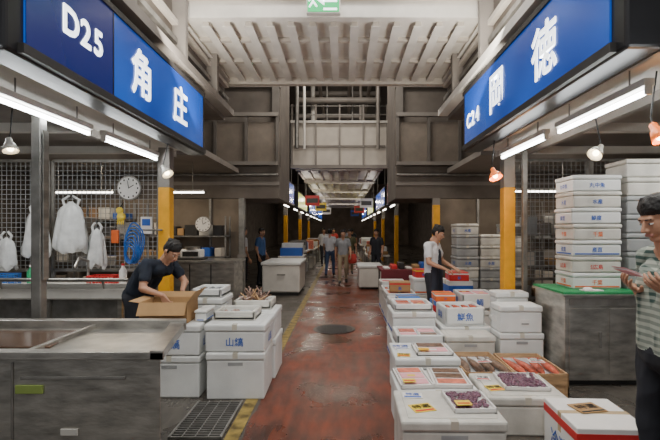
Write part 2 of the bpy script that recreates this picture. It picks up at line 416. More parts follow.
# ---------------------------------------------------------------- fluorescent fixtures
def tubefix(x,y0,y1,z=2.5,m=TUBE,top=2.70,nm='fluorescent_light'):
    b = MB()
    b.cap((x,y0+0.04,z),(x,y1-0.04,z),0.017,0.017,m,10)
    b.box(x-0.035,x+0.035,y0,y1,z+0.035,z+0.085,WHITEP,0.006)
    for y in (y0+0.005,y1-0.025): b.box(x-0.02,x+0.02,y,y+0.02,z-0.02,z+0.04,WHITEP)
    for y in (y0+0.2,y1-0.2): b.cyl((x,y,z+0.08),(x,y,top),0.006,0.006,STEELD,6)
    b.build(nm)
for y0,y1 in ((1.7,2.95),(2.98,4.12),(4.34,5.6)): tubefix(-2.37,y0,y1)
for y0,y1 in ((1.5,2.7),(2.84,4.05),(4.27,5.48)): tubefix(1.98,y0,y1)
b = MB()
for yy in range(12,40,3):
    for x in (-2.0,1.75): b.cap((x,yy,2.45),(x,yy+1.2,2.45),0.02,0.02,TUBEF,6); b.box(x-0.03,x+0.03,yy,yy+1.2,2.48,2.53,WHITEP); b.box(x-0.03,x+0.03,yy+0.1,yy+0.16,2.5,3.4,STEELD)
b.build('fluorescent_light_row')
for x,y,l in ((-6.2,4.2,1.2),(-5.5,8.2,1.2),(4.3,4.6,1.2),(-3.4,8.2,0.8),(3.0,8.0,1.2)):
    b = MB(); zz = 2.60 if y<7.3 else 2.30
    b.cap((x,y,zz),(x+l,y,zz),0.013,0.013,TUBEF,8); b.box(x,x+l,y-0.03,y+0.03,zz+0.02,zz+0.05,WHITEP)
    for k in (x+0.2,x+l-0.2): b.cyl((k,y,zz+0.05),(k,y,2.82 if y<7.3 else 2.88),0.006,0.006,STEELD,6)
    b.build('fluorescent_light')
for sgn in (-1,1):
    xa,xb = sorted((sgn*2.35, sgn*7.1))
    simple_box('stall_ceiling', xa,xb,7.5,9.95,2.88,2.98, GREYM)

def lamp(x,y,z,shade,ztop=2.6,tilt=(0.2,-0.5,-1),r=0.085):
    b = MB(); d = Vector(tilt).normalized(); c = Vector((x,y,z))
    x1 = d.orthogonal().normalized(); y1 = d.cross(x1)
    def ring(o,rad): return [c + d*o + x1*(rad*math.cos(2*math.pi*k/18)) + y1*(rad*math.sin(2*math.pi*k/18)) for k in range(18)]
    b.loft([ring(-0.11,0.018),ring(-0.10,0.026),ring(-0.06,0.028),ring(-0.05,0.04),ring(-0.01,r*0.85),ring(0.03,r),ring(0.028,r*0.93),ring(-0.01,r*0.78),ring(-0.04,0.035)],shade,True,True,True)
    b.ell(c+d*0.002,(0.028,0.028,0.028),BULB)
    p = c - d*0.10
    b.tube([p,p+Vector((0.0,0.02,0.06)),Vector((x,y+0.03,ztop))],0.006,RUBBER)
    b.build('clamp_lamp')
SHADEW = mat('lamp_shade_white',(0.7,0.68,0.62),0.3,var=0.05)
lamp(-2.06,5.15,2.27,SHADEW,2.62,(0.6,-0.3,-0.8),0.07); lamp(1.80,5.2,2.24,ORL,2.66,r=0.08); lamp(2.30,4.0,2.30,SHADEW,2.69,tilt=(-0.8,-0.4,-0.8),r=0.07); lamp(-3.1,4.1,2.36,SHADEW,2.8,r=0.07,tilt=(0.3,-0.2,-1)); lamp(2.16,3.0,2.24,ORL,2.69,r=0.06)

# ---------------------------------------------------------------- wire mesh partitions
def mesh_panel(x0,x1,y,z0,z1,c=0.065,name='wire_mesh_partition'):
    b = MB(); t=0.0034
    x=x0
    while x<=x1: b.box(x-t,x+t,y-t,y+t,z0,z1,FOAMG); x+=c
    z=z0
    while z<=z1: b.box(x0,x1,y-t,y+t,z-t,z+t,FOAMG); z+=c
    for a,bb,cc,d in ((x0-0.02,x0+0.02,z0,z1),(x1-0.02,x1+0.02,z0,z1),(x0,x1,z0-0.02,z0+0.02),(x0,x1,z1-0.02,z1+0.02)):
        b.box(a,bb,y-0.015,y+0.015,cc,d,STEELD)
    b.box(x0-0.02,x0+0.02,y-0.02,y+0.02,0,z0,STEELD); b.box(x1-0.02,x1+0.02,y-0.02,y+0.02,0,z0,STEELD)
    return b.build(name)
mesh_panel(-3.98,-2.52,6.05,1.05,2.55); mesh_panel(-5.6,-4.04,6.05,1.05,2.55)
mesh_panel(2.36,3.5,6.3,0.9,2.6); mesh_panel(3.56,5.4,6.3,0.9,2.6)

# ---------------------------------------------------------------- stall back walls
BACKW = mat('stall_back_wall',(0.20,0.16,0.12),0.7,var=0.35,scale=2)
b = MB(); b.box(-7.1,-2.35,9.9,10.0,0,2.3,BACKW)
for x in (-6,-5,-4,-3): b.box(x,x+0.05,9.85,9.9,0,2.3,STEELD)
b.build('wall_stall_left')
b = MB(); b.box(2.15,7.1,9.9,10.0,0,2.3,BACKW)
for x in (3,4,5,6): b.box(x,x+0.05,9.85,9.9,0,2.3,STEELD)
b.build('wall_stall_right')
def shelf(x0,x1,y0,y1,zs,h):
    b = MB()
    for x in (x0,x1-0.03):
        for y in (y0,y1-0.03): b.box(x,x+0.03,y,y+0.03,0,h,STEELD)
    cols=[FOAM2,CARD,GREYM,CARDI,FOAMG,CREAM,GREYP,DARK,STEELD,BLUEP]
    for z in zs:
        b.box(x0,x1,y0,y1,z,z+0.03,STEELD)
        x = x0+0.04
        while x < x1-0.25:
            w = rng.uniform(0.12,0.34); hh = rng.uniform(0.1,0.3)
            w=min(w,x1-0.04-x)
            b.box(x,x+w,y0+0.03,y1-0.05,z+0.03,z+0.03+hh,rng.choice(cols),0.01,1); x += w+rng.uniform(0.01,0.1)
    b.build('stocked_shelf_unit')
shelf(-4.4,-2.5,9.4,9.8,(0.5,1.0,1.45),1.9)
shelf(-6.6,-4.6,9.3,9.8,(0.4,0.9,1.4,1.8),2.2)
shelf(4.2,6.2,9.3,9.8,(0.4,0.9,1.4,1.8),2.2)
shelf(-4.3,-3.1,7.0,7.4,(0.5,1.0,1.5),2.0)
shelf(2.7,4.3,7.0,7.4,(0.5,1.0,1.5),2.0)

def clock(x,y,z,r):
    b = MB()
    b.cyl((x,y,z),(x,y-0.03,z),r,r,STEELD,32); b.cyl((x,y-0.03,z),(x,y-0.035,z),r*0.9,r*0.9,PAPER,32)
    for k in range(12):
        a=2*math.pi*k/12; p=Vector((x+math.sin(a)*r*0.75,y-0.037,z+math.cos(a)*r*0.75))
        b.box(p.x-0.008,p.x+0.008,p.y-0.002,p.y,p.z-0.012,p.z+0.012,BLACK)
    b.tube([(x,y-0.039,z),(x+r*0.4,y-0.039,z+r*0.25)],0.005,BLACK); b.tube([(x,y-0.039,z),(x-r*0.1,y-0.039,z+r*0.62)],0.004,BLACK)
    b.build('wall_clock')
clock(-2.92,6.03,2.17,0.165); clock(-2.95,9.3,1.72,0.17)

# ---------------------------------------------------------------- left foreground steel tank
def poly_prism(b, pts, z0, z1, mt):
    n=len(pts); vs=[(p[0],p[1],z0) for p in pts]+[(p[0],p[1],z1) for p in pts]
    b.add(vs,[tuple(range(n-1,-1,-1)),tuple(range(n,2*n))]+[(i,(i+1)%n,n+(i+1)%n,n+i) for i in range(n)],mt)
b = MB()
poly_prism(b,[(-3.9,2.53),(-1.05,2.53),(-1.42,3.30),(-3.9,3.30)],0.08,0.86,STEEL)
poly_prism(b,[(-3.8,2.60),(-1.2,2.60),(-1.5,3.2),(-3.8,3.2)],0.0,0.08,DARK)
poly_prism(b,[(-3.95,2.50),(-1.02,2.50),(-1.06,2.58),(-3.95,2.58)],0.86,0.905,STEEL)
poly_prism(b,[(-3.95,3.26),(-1.16,3.26),(-1.19,3.34),(-3.95,3.34)],0.86,0.93,STEEL)
poly_prism(b,[(-1.10,2.50),(-1.02,2.50),(-1.19,3.34),(-1.30,3.34)],0.86,0.915,STEEL)
poly_prism(b,[(-3.9,2.56),(-1.08,2.56),(-1.24,3.28),(-3.9,3.28)],0.86,0.872,STEEL)
poly_prism(b,[(-3.9,2.70),(-1.80,2.70),(-1.90,3.14),(-3.9,3.14)],0.872,0.885,mat('brown_glass_lid',(0.11,0.065,0.042),0.15,var=0.4,scale=4))
for x in (-1.86,-2.6): b.box(x,x+0.03,2.58,3.26,0.872,0.90,STEEL)
for x in (-1.9,-2.75,-3.5): b.box(x-0.006,x+0.006,2.522,2.53,0.1,0.84,STEELD)
b.box(-1.85,-1.25,2.52,2.53,0.74,0.76,STEELD)
b.box(-1.88,-1.72,2.518,2.53,0.66,0.71,mat('green_sticker',(0.25,0.33,0.08),0.5))
b.box(-1.62,-1.52,2.518,2.53,0.42,0.46,mat('scuff_tape',(0.55,0.53,0.48),0.5))
b.build('steel_fish_tank', 0.006)

b = MB()
b.box(-5.6,-2.52,5.15,5.75,0.78,0.92,WHITEP,0.02); b.box(-5.6,-2.52,5.15,5.19,0.92,0.97,WHITEP,0.01)
b.box(-5.5,-2.6,5.22,5.7,0.12,0.78,STEELD)
for x in (-5.5,-4.5,-3.5,-2.65): b.box(x,x+0.05,5.17,5.22,0,0.78,STEEL)
b.tube([(-5.6,5.12,1.02),(-2.52,5.12,1.02)],0.022,STEEL,8)
for x in (-5.2,-4.0,-2.8): b.tube([(x,5.12,1.02),(x,5.17,0.9)],0.014,STEEL)
b.tube([(-3.3,5.7,0.92),(-3.3,5.7,1.2),(-3.3,5.5,1.25),(-3.3,5.42,1.15)],0.016,STEEL,8)
b.build('wash_counter')
# things standing on the wash counter
def bottle(x,y,z,h,r,c,capc):
    b=MB()
    def rg(rr,zz): return [(x+rr*math.cos(2*math.pi*i/14),y+rr*math.sin(2*math.pi*i/14),zz) for i in range(14)]
    b.loft([rg(r*.95,z),rg(r,z+.01),rg(r,z+h*.65),rg(r*.4,z+h*.82),rg(r*.38,z+h*.9)],c); b.cyl((x,y,z+h*.9),(x,y,z+h),r*.45,r*.42,capc,12); b.build('detergent_bottle')
bottle(-3.9,5.5,0.922,0.24,0.045,mat('green_plastic',(0.04,0.35,0.15),0.35),PAPER); bottle(-3.78,5.55,0.922,0.2,0.04,BLUEC,PAPER); bottle(-2.75,5.5,0.922,0.26,0.045,PAPER,REDP)
def basket(x,y,z,w,d,h,c):
    b=MB(); b.box(x-w,x+w,y-d,y+d,z,z+.012,c)
    for k in range(int(2*w/.04)+1):
        xx=x-w+k*.04; b.box(xx-.006,xx+.006,y-d-.004,y-d+.004,z,z+h,c); b.box(xx-.006,xx+.006,y+d-.004,y+d+.004,z,z+h,c)
    for k in range(int(2*d/.04)+1):
        yy=y-d+k*.04; b.box(x-w-.004,x-w+.004,yy-.006,yy+.006,z,z+h,c); b.box(x+w-.004,x+w+.004,yy-.006,yy+.006,z,z+h,c)
    for zz in (z+h*.5,z+h-.01):
        b.box(x-w-.008,x+w+.008,y-d-.008,y-d+.004,zz,zz+.015,c); b.box(x-w-.008,x+w+.008,y+d-.004,y+d+.008,zz,zz+.015,c)
        b.box(x-w-.008,x-w+.004,y-d,y+d,zz,zz+.015,c); b.box(x+w-.004,x+w+.008,y-d,y+d,zz,zz+.015,c)
    b.build('plastic_basket')
basket(-4.25,5.45,0.922,.17,.12,.13,BLUEC); basket(-3.0,5.5,0.922,.14,.10,.11,REDP)
def plastic_bag(x,y,ztop,w,h):
    b = MB(); rings=[]
    prof=[(0,0.10),(0.05,0.22),(0.12,0.50),(0.22,0.66),(0.4,0.76),(0.6,0.86),(0.8,0.96),(0.93,1.0),(1.0,0.80)]
    ph=rng.uniform(0,6)
    for t,k in prof:
        r=[]
        for i in range(36):
            a=2*math.pi*i/36
            q=1+0.15*math.sin(5*a+ph+t*1.5)+0.10*math.sin(11*a+t*4+ph)
            r.append((x+math.cos(a)*w/2*k*q, y+math.sin(a)*w/4.5*k*q, ztop-h*t+0.035*math.sin(3*a+ph)*t+0.02*math.sin(7*a)*t))
        rings.append(r)
    b.loft(rings,BAG,True,True,True)
    for sx in (-1,1):
        b.tube([(x+sx*w*0.18,y,ztop-h*0.10),(x+sx*w*0.24,y,ztop+0.02),(x+sx*0.03,y,ztop+0.07)],0.016,BAG,6)
    b.tube([(x,y,ztop+0.05),(x,y+0.05,ztop+0.10),(x,6.045,ztop+0.10)],0.005,STEELD)
    b.build('plastic_bag')
plastic_bag(-3.62,5.86,1.98,0.46,0.66); plastic_bag(-3.30,5.90,1.62,0.26,0.5); plastic_bag(-4.08,5.86,1.88,0.36,0.62)
plastic_bag(-4.5,5.88,1.5,0.3,0.4)
b = MB(); b.ell((-3.02,5.95,1.86),(0.05,0.03,0.05),YELP); b.ell((-3.0,5.95,1.78),(0.06,0.03,0.06),YELP)
for k in range(4): b.cap((-3.04+k*0.022,5.95,1.76),(-3.05+k*0.026,5.95,1.68),0.010,0.008,YELP)
b.tube([(-3.02,5.95,1.89),(-3.02,6.04,1.97)],0.005,RUBBER); b.build('rubber_gloves')
b = MB(); b.box(-2.75,-2.60,5.98,6.0,1.55,1.78,PAPER); b.box(-2.73,-2.62,5.975,5.98,1.66,1.75,BLUEP); b.box(-2.69,-2.66,6.0,6.04,1.74,1.78,STEELD); b.build('notice_card')
b = MB(); b.box(-3.16,-3.06,5.99,6.02,1.42,1.60,ORANGEP,0.01); b.tube([(-3.11,6.0,1.6),(-3.11,6.04,1.68)],0.004,RUBBER); b.build('hanging_sponge')
b = MB()
for k in range(8):
    r=0.08+0.016*k; pts=[(-2.56+math.cos(a)*r*0.6+0.01*math.sin(3*a+k), 5.27+0.018*k, 1.30+math.sin(a)*r*1.3+0.02*k) for a in [2*math.pi*i/20 for i in range(21)]]
    b.tube(pts,0.008,HOSE,6)
b.tube([(-2.56,5.36,1.55),(-2.54,5.5,1.6),(-2.32,5.63,1.60)],0.012,STEELD)
b.tube([(-2.46,5.32,1.2),(-2.42,5.25,1.0),(-2.44,5.1,0.6),(-2.42,5.05,0.02)],0.010,HOSE,6)
b.build('coiled_hose')

# ---------------------------------------------------------------- styrofoam boxes
def fishb(b,c,L,r,ang,mt):
    c=Vector(c); d=Vector((math.sin(ang),math.cos(ang),0)); s=Vector((d.y,-d.x,0)); up=Vector((0,0,1))
    prof=[(-1,0.12),(-0.85,0.5),(-0.6,0.85),(-0.2,1.0),(0.2,0.85),(0.6,0.42),(0.82,0.16)]
    rings=[[c+d*(t*L)+s*(r*k*math.cos(2*math.pi*i/8))+up*(r*0.7*k*math.sin(2*math.pi*i/8)) for i in range(8)] for t,k in prof]
    b.loft(rings,mt)
    p=c+d*(0.8*L)
    b.add([p-s*0.004,p+s*0.004,c+d*L*1.05+s*r*1.1,c+d*L*0.94,c+d*L*1.05-s*r*1.1],[(0,1,2,3),(0,3,4)],mt)
    b.ell(c-d*(L*0.8)+s*r*0.35+up*r*0.35,(0.006,0.006,0.004),BLACK,None,6,4)
def packs(b,w,d,zt,mts):
    nx=max(1,int(2*w/0.16)); ny=max(1,int(2*d/0.13))
    for i in range(nx):
        for k in range(ny):
            cx=-w+(i+0.5)*2*w/nx; cy=-d+(k+0.5)*2*d/ny; a=w/nx*0.9; c=d/ny*0.88
            b.box(cx-a,cx+a,cy-c,cy+c,zt,zt+0.022,PAPER,0.004,1)
            b.box(cx-a*0.90,cx+a*0.90,cy-c*0.86,cy+c*0.86,zt+0.02,zt+0.030,rng.choice(mts),0.004,1)
            if rng.random()<0.4: b.box(cx-a*0.4,cx+a*0.2,cy-c*0.5,cy+c*0.1,zt+0.030,zt+0.032,rng.choice([YELP,PAPER]))
def foam_box(x0,x1,y0,y1,z0,h,lab=None,txt=None,rot=0.0,m=None,lid=True,contents=None,stripe=None,name='styrofoam_box',tag=None):
    m = m or FOAM
    cx,cy=(x0+x1)/2,(y0+y1)/2
    w,d=(x1-x0)/2,(y1-y0)/2
    b = MB(); b.T = Matrix.Translation((cx,cy,z0)) @ Matrix.Rotation(math.radians(rot),4,'Z')
    lh = min(0.07,h*0.28) if lid else 0
    hb = h-lh; e=0.012
    if lid:
        b.box(-w+e*0.7,w-e*0.7,-d+e*0.7,d-e*0.7,0.0,hb,m,0.014)
        b.box(-w,w,-d,d,hb+0.002,h,m,0.016)
        b.box(-w+0.05,w-0.05,-d+0.05,d-0.05,h-0.002,h+0.005,m,0.002,1)
        if h>0.35:
            b.box(-w*0.25,w*0.25,-d+e*0.7-0.003,-d+0.03,hb-0.05,hb-0.02,FOAMG)
    else:
        t=0.035
        b.box(-w,w,-d,d,0,0.04,m,0.01)
        b.box(-w,w,-d,-d+t,0.0,h,m,0.012); b.box(-w,w,d-t,d,0.0,h,m,0.012)
        b.box(-w,-w+t,-d,d,0.0,h,m,0.012); b.box(w-t,w,-d,d,0.0,h,m,0.012)
        zt = h-0.045
        if contents:
            kind = contents
            b.box(-w+t,w-t,-d+t,d-t,0.04,zt,ICE)
            if kind in ('red','silver','brown'):
                fm_ = {'red':FISHR,'silver':FISHS,'brown':FISHB}[kind]
                n=max(3,int((2*w-2*t)/0.085))
                for i in range(n):
                    fx=-w+t+0.045+i*(2*w-2*t-0.09)/max(1,n-1)
                    fishb(b,(fx,rng.uniform(-0.02,0.02),zt+0.02),d*0.68,0.034,rng.uniform(-0.12,0.12),fm_)
            elif kind=='packs': packs(b,w-t-0.005,d-t-0.005,zt,[SALM,SALM,PINKP,FISHR,FISHB])
            else:
                mt_={'shell':SHELL,'purple':SHELLD}[kind]
                for i in range(int(60*w*d/0.09)):
                    b.ell((rng.uniform(-w+t+0.02,w-t-0.02),rng.uniform(-d+t+0.02,d-t-0.02),zt+rng.uniform(0,0.015)),(0.022,0.017,0.013),mt_,Matrix.Rotation(rng.uniform(0,3),3,'Z'),8,6)
    yf=-d+e*0.7-0.002 if lid else -d-0.001
    if stripe:
        b.box(-w+0.03,w-0.03,yf-0.001,yf+0.004,hb*0.15,hb*0.26,stripe)
        b.box(w-e*0.7-0.003,w-e*0.7+0.003,-d+0.05,d-0.05,hb*0.15,hb*0.26,stripe)
        b.box(-w+e*0.7-0.003,-w+e*0.7+0.003,-d+0.05,d-0.05,hb*0.15,hb*0.26,stripe)
    if tag:
        tx_=rng.uniform(-w*.5,w*.2); b.box(tx_,tx_+.10,yf-.002,yf+.003,hb*.35,hb*.35+.07,tag); b.box(tx_+.01,tx_+.09,yf-.003,yf,hb*.35+.015,hb*.35+.025,BLACK)
        yy_=rng.uniform(-d*.4,d*.1); b.box(-w+e*.7-.003,-w+e*.7+.003,yy_,yy_+.12,hb*.4,hb*.4+.07,tag)
    if lid and h>0.2:  # packing tape over the lid
        b.box(-0.024,0.024,-d-0.001,-d+0.10,h-0.05,h+0.0015,mat('clear_tape',(0.62,0.58,0.48),0.2))
    if txt:
        sz=min(hb*0.46,2*w*0.8/max(1,len(txt)))
        zc=hb*(0.58 if stripe else 0.5)
        b.text(txt,sz,(0,yf-0.002,zc),(1,0,0),(0,0,1),lab or BLUEP)
        b.text(txt,sz,(w-e*0.7+0.004 if lid else w+0.003,0,zc),(0,1,0),(0,0,1),lab or BLUEP)
        b.text(txt,sz,(-w+e*0.7-0.004 if lid else -w-0.003,0,zc),(0,-1,0),(0,0,1),lab or BLUEP)
    return b.build(name)

# left stacks
foam_box(-1.30,-0.74,4.14,4.68,0.0,0.44,rot=1)
foam_box(-1.29,-0.72,4.72,5.28,0.0,0.43)
foam_box(-1.31,-0.73,4.15,4.69,0.447,0.26,BLUEP,'山縞',rot=-1)
foam_box(-1.30,-0.73,4.73,5.29,0.437,0.27)
foam_box(-1.95,-1.36,4.18,4.60,0.0,0.40)
foam_box(-1.94,-1.36,4.17,4.60,0.406,0.29,BLUEP,'山縞',rot=1)
foam_box(-1.22,-0.80,4.9,5.26,0.714,0.10,lid=False,contents='shell',m=FOAM2)
foam_box(-1.27,-0.86,4.3,4.66,0.714,0.09,lid=False,contents='shell',m=FOAM2)
b = MB()
for i in range(40):
    a=rng.uniform(0,6.28); p=Vector((-1.01+rng.uniform(-0.13,0.13),5.08+rng.uniform(-0.1,0.1),0.81)); q=p+Vector((math.cos(a)*0.08,math.sin(a)*0.05,rng.uniform(0.03,0.13)))
    b.cap(p,q,0.014,0.006,rng.choice([FISHB,SHELL,WOOD]),7)
b.build('crab_pile')
foam_box(-1.75,-1.36,4.95,5.45,0.0,0.46); foam_box(-1.75,-1.36,4.95,5.45,0.466,0.36,stripe=BLUEP)
foam_box(-1.72,-1.38,4.98,5.42,0.832,0.10,lid=False,contents='silver')
foam_box(-1.46,-1.335,4.30,4.62,0.703,0.11,BLUEP,None,stripe=BLUEP)

def open_carton(x0,x1,y0,y1,z0,h,rot=0,name='open_cardboard_box',flap=0.14):
    cx,cy=(x0+x1)/2,(y0+y1)/2; w,d=(x1-x0)/2,(y1-y0)/2; t=0.006
    b=MB(); b.T=Matrix.Translation((cx,cy,z0))@Matrix.Rotation(math.radians(rot),4,'Z')
    b.box(-w,w,-d,d,0,t,CARDI); b.box(-w,w,-d,-d+t,0,h,CARD); b.box(-w,w,d-t,d,0,h,CARD); b.box(-w,-w+t,-d,d,0,h,CARD); b.box(w-t,w,-d,d,0,h,CARD)
    def flapq(p,q,dirv):
        p,q,dv=Vector(p),Vector(q),Vector(dirv); n=Vector((0,0,0.004))
        vs=[p,q,q+dv,p+dv]; b.add(vs+[v+n for v in vs],[(0,1,2,3),(7,6,5,4),(0,4,5,1),(1,5,6,2),(2,6,7,3),(3,7,4,0)],CARD)
    flapq((-w,-d,h),(w,-d,h),(0,-flap*0.5,-flap*0.8)); flapq((-w,d,h),(w,d,h),(0,flap*0.5,flap*0.35))
    flapq((-w,-d,h),(-w,d,h),(-flap*0.7,0,flap*0.1)); flapq((w,-d,h),(w,d,h),(flap*0.6,0,flap*0.75))
    b.box(-w*0.7,w*0.7,-d+0.03,d-0.03,t,h*0.3,FOAM,0.01)
    b.build(name)
open_carton(-1.95,-1.50,4.20,4.56,0.704,0.20,2)

# right side boxes
foam_box(0.37,1.04,2.75,3.30,0.0,0.40,rot=-1,m=FOAM2)
foam_box(0.42,1.05,3.36,3.90,0.0,0.36,rot=1)
foam_box(0.48,1.08,4.02,4.62,0.0,0.42,tag=PAPER)
foam_box(1.13,1.76,3.40,4.00,0.0,0.30,rot=-2,m=FOAM2)
def pack_tray(x,y,z,w,d,kind,label=True,rot=0):
    b=MB(); b.T=Matrix.Translation((x,y,z))@Matrix.Rotation(math.radians(rot),4,'Z')
    w/=2; d/=2
    b.box(-w,w,-d,d,0,0.008,PAPER)
    for a in ((-w,w,-d,-d+0.01),(-w,w,d-0.01,d),(-w,-w+0.01,-d,d),(w-0.01,w,-d,d)): b.box(*a,0,0.03,PAPER)
    if kind in('shell','purple'):
        for i in range(int(80*w*d/0.02)):
            b.ell((rng.uniform(-w+0.03,w-0.03),rng.uniform(-d+0.03,d-0.03),0.018+rng.uniform(0,0.01)),(0.02,0.016,0.012),SHELL if kind=='shell' else SHELLD,Matrix.Rotation(rng.uniform(0,3),3,'Z'),8,6)
    elif kind=='packs': packs(b,w-0.012,d-0.012,0.008,[SALM,SALM,PINKP,FISHB,SHELL])
    else:
        n=max(2,int(2*w/0.07))
        for i in range(n): fishb(b,(-w+0.04+i*(2*w-0.08)/max(1,n-1),0,0.03),d*0.75,0.026,rng.uniform(-.1,.1),{'red':FISHR,'silver':FISHS,'brown':FISHB}[kind])
    if label: b.box(-w+0.02,-w+0.12,-d+0.01,-d+0.09,0.05,0.053,YELP); b.box(-w+0.03,-w+0.11,-d+0.03,-d+0.05,0.053,0.054,REDP)
    b.build('seafood_tray')
pack_tray(0.57,3.63,0.367,0.26,0.44,'packs',True,3); pack_tray(0.87,3.63,0.367,0.30,0.42,'packs',False,-3)
pack_tray(0.86,3.03,0.407,0.28,0.34,'purple',True,2)
pack_tray(1.50,3.72,0.307,0.36,0.38,'purple',False,-4)
pack_tray(0.86,4.28,0.427,0.34,0.36,'packs',True,0)
def price_card(x,y,z,w,d,c,rot=0,c2=None):
    b=MB(); b.T=Matrix.Translation((x,y,z))@Matrix.Rotation(math.radians(rot),4,'Z')
    b.box(-w/2,w/2,-d/2,d/2,0,0.004,c); b.box(-w/2+0.01,w/2-0.01,-d/2+0.01,-d/2+0.03,0.004,0.0055,c2 or REDP)
    b.text('特選',d*0.5,(0,0.015,0.006),(1,0,0),(0,1,0),c2 or BLACK); b.build('price_card')
price_card(0.53,2.95,0.407,0.15,0.13,YELP,15); price_card(0.50,3.17,0.407,0.14,0.10,PAPER,-5,BLUEP); price_card(1.24,3.60,0.307,0.13,0.12,YELP,10); price_card(0.57,4.13,0.427,0.12,0.1,YELP,-8)
price_card(0.58,4.42,0.427,0.14,0.16,PAPER,4,BLUEP); price_card(1.22,3.84,0.307,0.12,0.1,PAPER,-10)

def crate(x0,x1,y0,y1,z0,h,kind,rot=0):
    cx,cy=(x0+x1)/2,(y0+y1)/2; w,d=(x1-x0)/2,(y1-y0)/2; t=0.014
    b=MB(); b.T=Matrix.Translation((cx,cy,z0))@Matrix.Rotation(math.radians(rot),4,'Z')
    b.box(-w,w,-d,d,0,0.015,WOOD)
    b.box(-w,w,-d,-d+t,0,h,WOOD); b.box(-w,w,d-t,d,0,h,WOOD); b.box(-w,-w+t,-d,d,0,h,WOOD); b.box(w-t,w,-d,d,0,h,WOOD)
    b.box(-w+t,w-t,-d+t,d-t,0.015,h*0.6,ICE)
    n=int(2*w/0.1)
    for i in range(n):
        fishb(b,(-w+0.07+i*(2*w-0.14)/max(1,n-1),-d*0.1,h*0.6+0.035),d*0.8,0.045,rng.uniform(-0.15,0.15),{'red':FISHR,'silver':FISHS,'brown':FISHB}[kind])
    b.build('wooden_fish_crate')
crate(1.14,1.60,4.14,4.85,0.0,0.13,'brown'); crate(1.15,1.61,4.14,4.84,0.131,0.13,'brown',1)
crate(1.64,2.12,4.12,4.82,0.0,0.13,'silver'); crate(1.64,2.12,4.12,4.82,0.131,0.12,'red',-1)
price_card(1.35,4.25,0.335,0.14,0.1,PAPER,5); price_card(1.86,4.24,0.335,0.14,0.1,PAPER,-5)
foam_box(0.56,1.12,4.72,5.22,0.0,0.34,tag=YELP); foam_box(0.58,1.10,4.74,5.2,0.346,0.12,lid=False,contents='packs',stripe=BLUEP)
foam_box(0.58,1.12,5.30,5.90,0.0,0.32,stripe=BLUEP); foam_box(0.59,1.12,5.30,5.88,0.326,0.28,None,None,rot=1,stripe=BLUEP)
foam_box(1.18,1.78,5.25,5.85,0.0,0.44)
foam_box(1.22,1.70,5.28,5.75,0.446,0.22,BLUEP,'鮮魚',lid=False,contents='red',rot=2)
foam_box(0.62,1.09,5.33,5.8,0.612,0.09,None,None,lid=False,contents='packs')
foam_box(1.74,2.24,4.88,5.20,0.0,0.45); foam_box(1.74,2.22,4.88,5.2,0.456,0.30,m=FOAM,tag=PAPER)
foam_box(1.14,1.70,4.88,5.22,0.0,0.42,m=FOAM2,tag=ORANGEP)
foam_box(1.82,2.22,5.24,5.5,0.0,0.55); foam_box(1.82,2.22,5.24,5.5,0.556,0.3)
def carton(x0,x1,y0,y1,z0,h,base,stripe,txt,rot=0):
    cx,cy=(x0+x1)/2,(y0+y1)/2; w,d=(x1-x0)/2,(y1-y0)/2
    b=MB(); b.T=Matrix.Translation((cx,cy,z0))@Matrix.Rotation(math.radians(rot),4,'Z')
    b.box(-w,w,-d,d,0,h,base,0.006); b.box(-w-0.001,w+0.001,-0.025,0.025,h*0.6,h+0.002,mat('packing_tape',(0.55,0.42,0.25),0.25))
    b.box(-w-0.002,w+0.002,-d-0.002,d+0.002,h*0.74,h*0.9,stripe)
    b.text(txt,h*0.40,(0,-d-0.004,h*0.36),(1,0,0),(0,0,1),BLUEP); b.text(txt,h*0.40,(-w-0.004,0,h*0.36),(0,-1,0),(0,0,1),BLUEP)
    b.build('printed_carton')
carton(1.50,1.96,2.78,3.30,0.0,0.34,PAPER,REDP,'冷凍',-3)
price_card(1.72,3.1,0.346,0.2,0.16,CARD,12,BLACK)

specs=[(0.70,1.20,6.05,6.6,0.62,'packs'),(0.72,1.22,6.7,7.2,0.6,'red'),(0.72,1.22,7.3,7.9,0.62,'packs'),(0.74,1.24,8.0,8.6,0.60,'red'),(0.74,1.24,8.66,9.15,0.66,'packs')]
for x0,x1,y0,y1,h,k in specs:
    foam_box(x0,x1,y0,y1,0,h-0.2,stripe=BLUEP); foam_box(x0,x1,y0,y1,h-0.194,0.12,lid=False,contents=k)
foam_box(1.62,2.1,5.98,6.5,0,0.5); foam_box(1.62,2.1,5.98,6.5,0.506,0.22,BLUEP,'鯛',lid=False,contents='packs')
carton(1.26,1.55,6.0,6.35,0.0,0.62,BLUEC,REDP,'氷',4)
carton(1.27,1.54,6.0,6.34,0.622,0.10,ORANGEP,PAPER,'海',-2)
carton(1.75,2.15,7.3,7.8,0.0,0.75,PAPER,BLUEP,'鮮',2); carton(1.78,2.1,7.3,7.7,0.753,0.14,REDP,PAPER,'鮮',-3)
foam_box(1.3,1.9,8.1,8.7,0.0,0.4,m=FOAM2); foam_box(1.3,1.9,8.1,8.7,0.406,0.3,stripe=ORANGEP)
carton(0.78,1.08,6.15,6.5,0.553,0.10,BLUEC,PAPER,'氷',3); carton(0.80,1.15,7.45,7.75,0.553,0.16,CARD,REDP,'魚',-4); carton(1.35,1.62,8.2,8.5,0.712,0.15,REDP,YELP,'魚',6); carton(1.66,1.88,8.25,8.5,0.712,0.2,BLUEC,PAPER,'氷',-5)
carton(1.85,2.15,7.85,8.05,0.0,0.6,CARD,ORANGEP,'海',0)

for i,x in enumerate((2.25,2.72,3.19)):
    z=0.0
    for k in range(8 if i!=1 else 7):
        foam_box(x,x+0.44,8.7,9.2,z,0.21,BLUEP if k%2 else None,'水産' if k%3==1 else None,rot=rng.uniform(-2,2),m=rng.choice([FOAM2,FOAMG,FOAMG])); z+=0.216

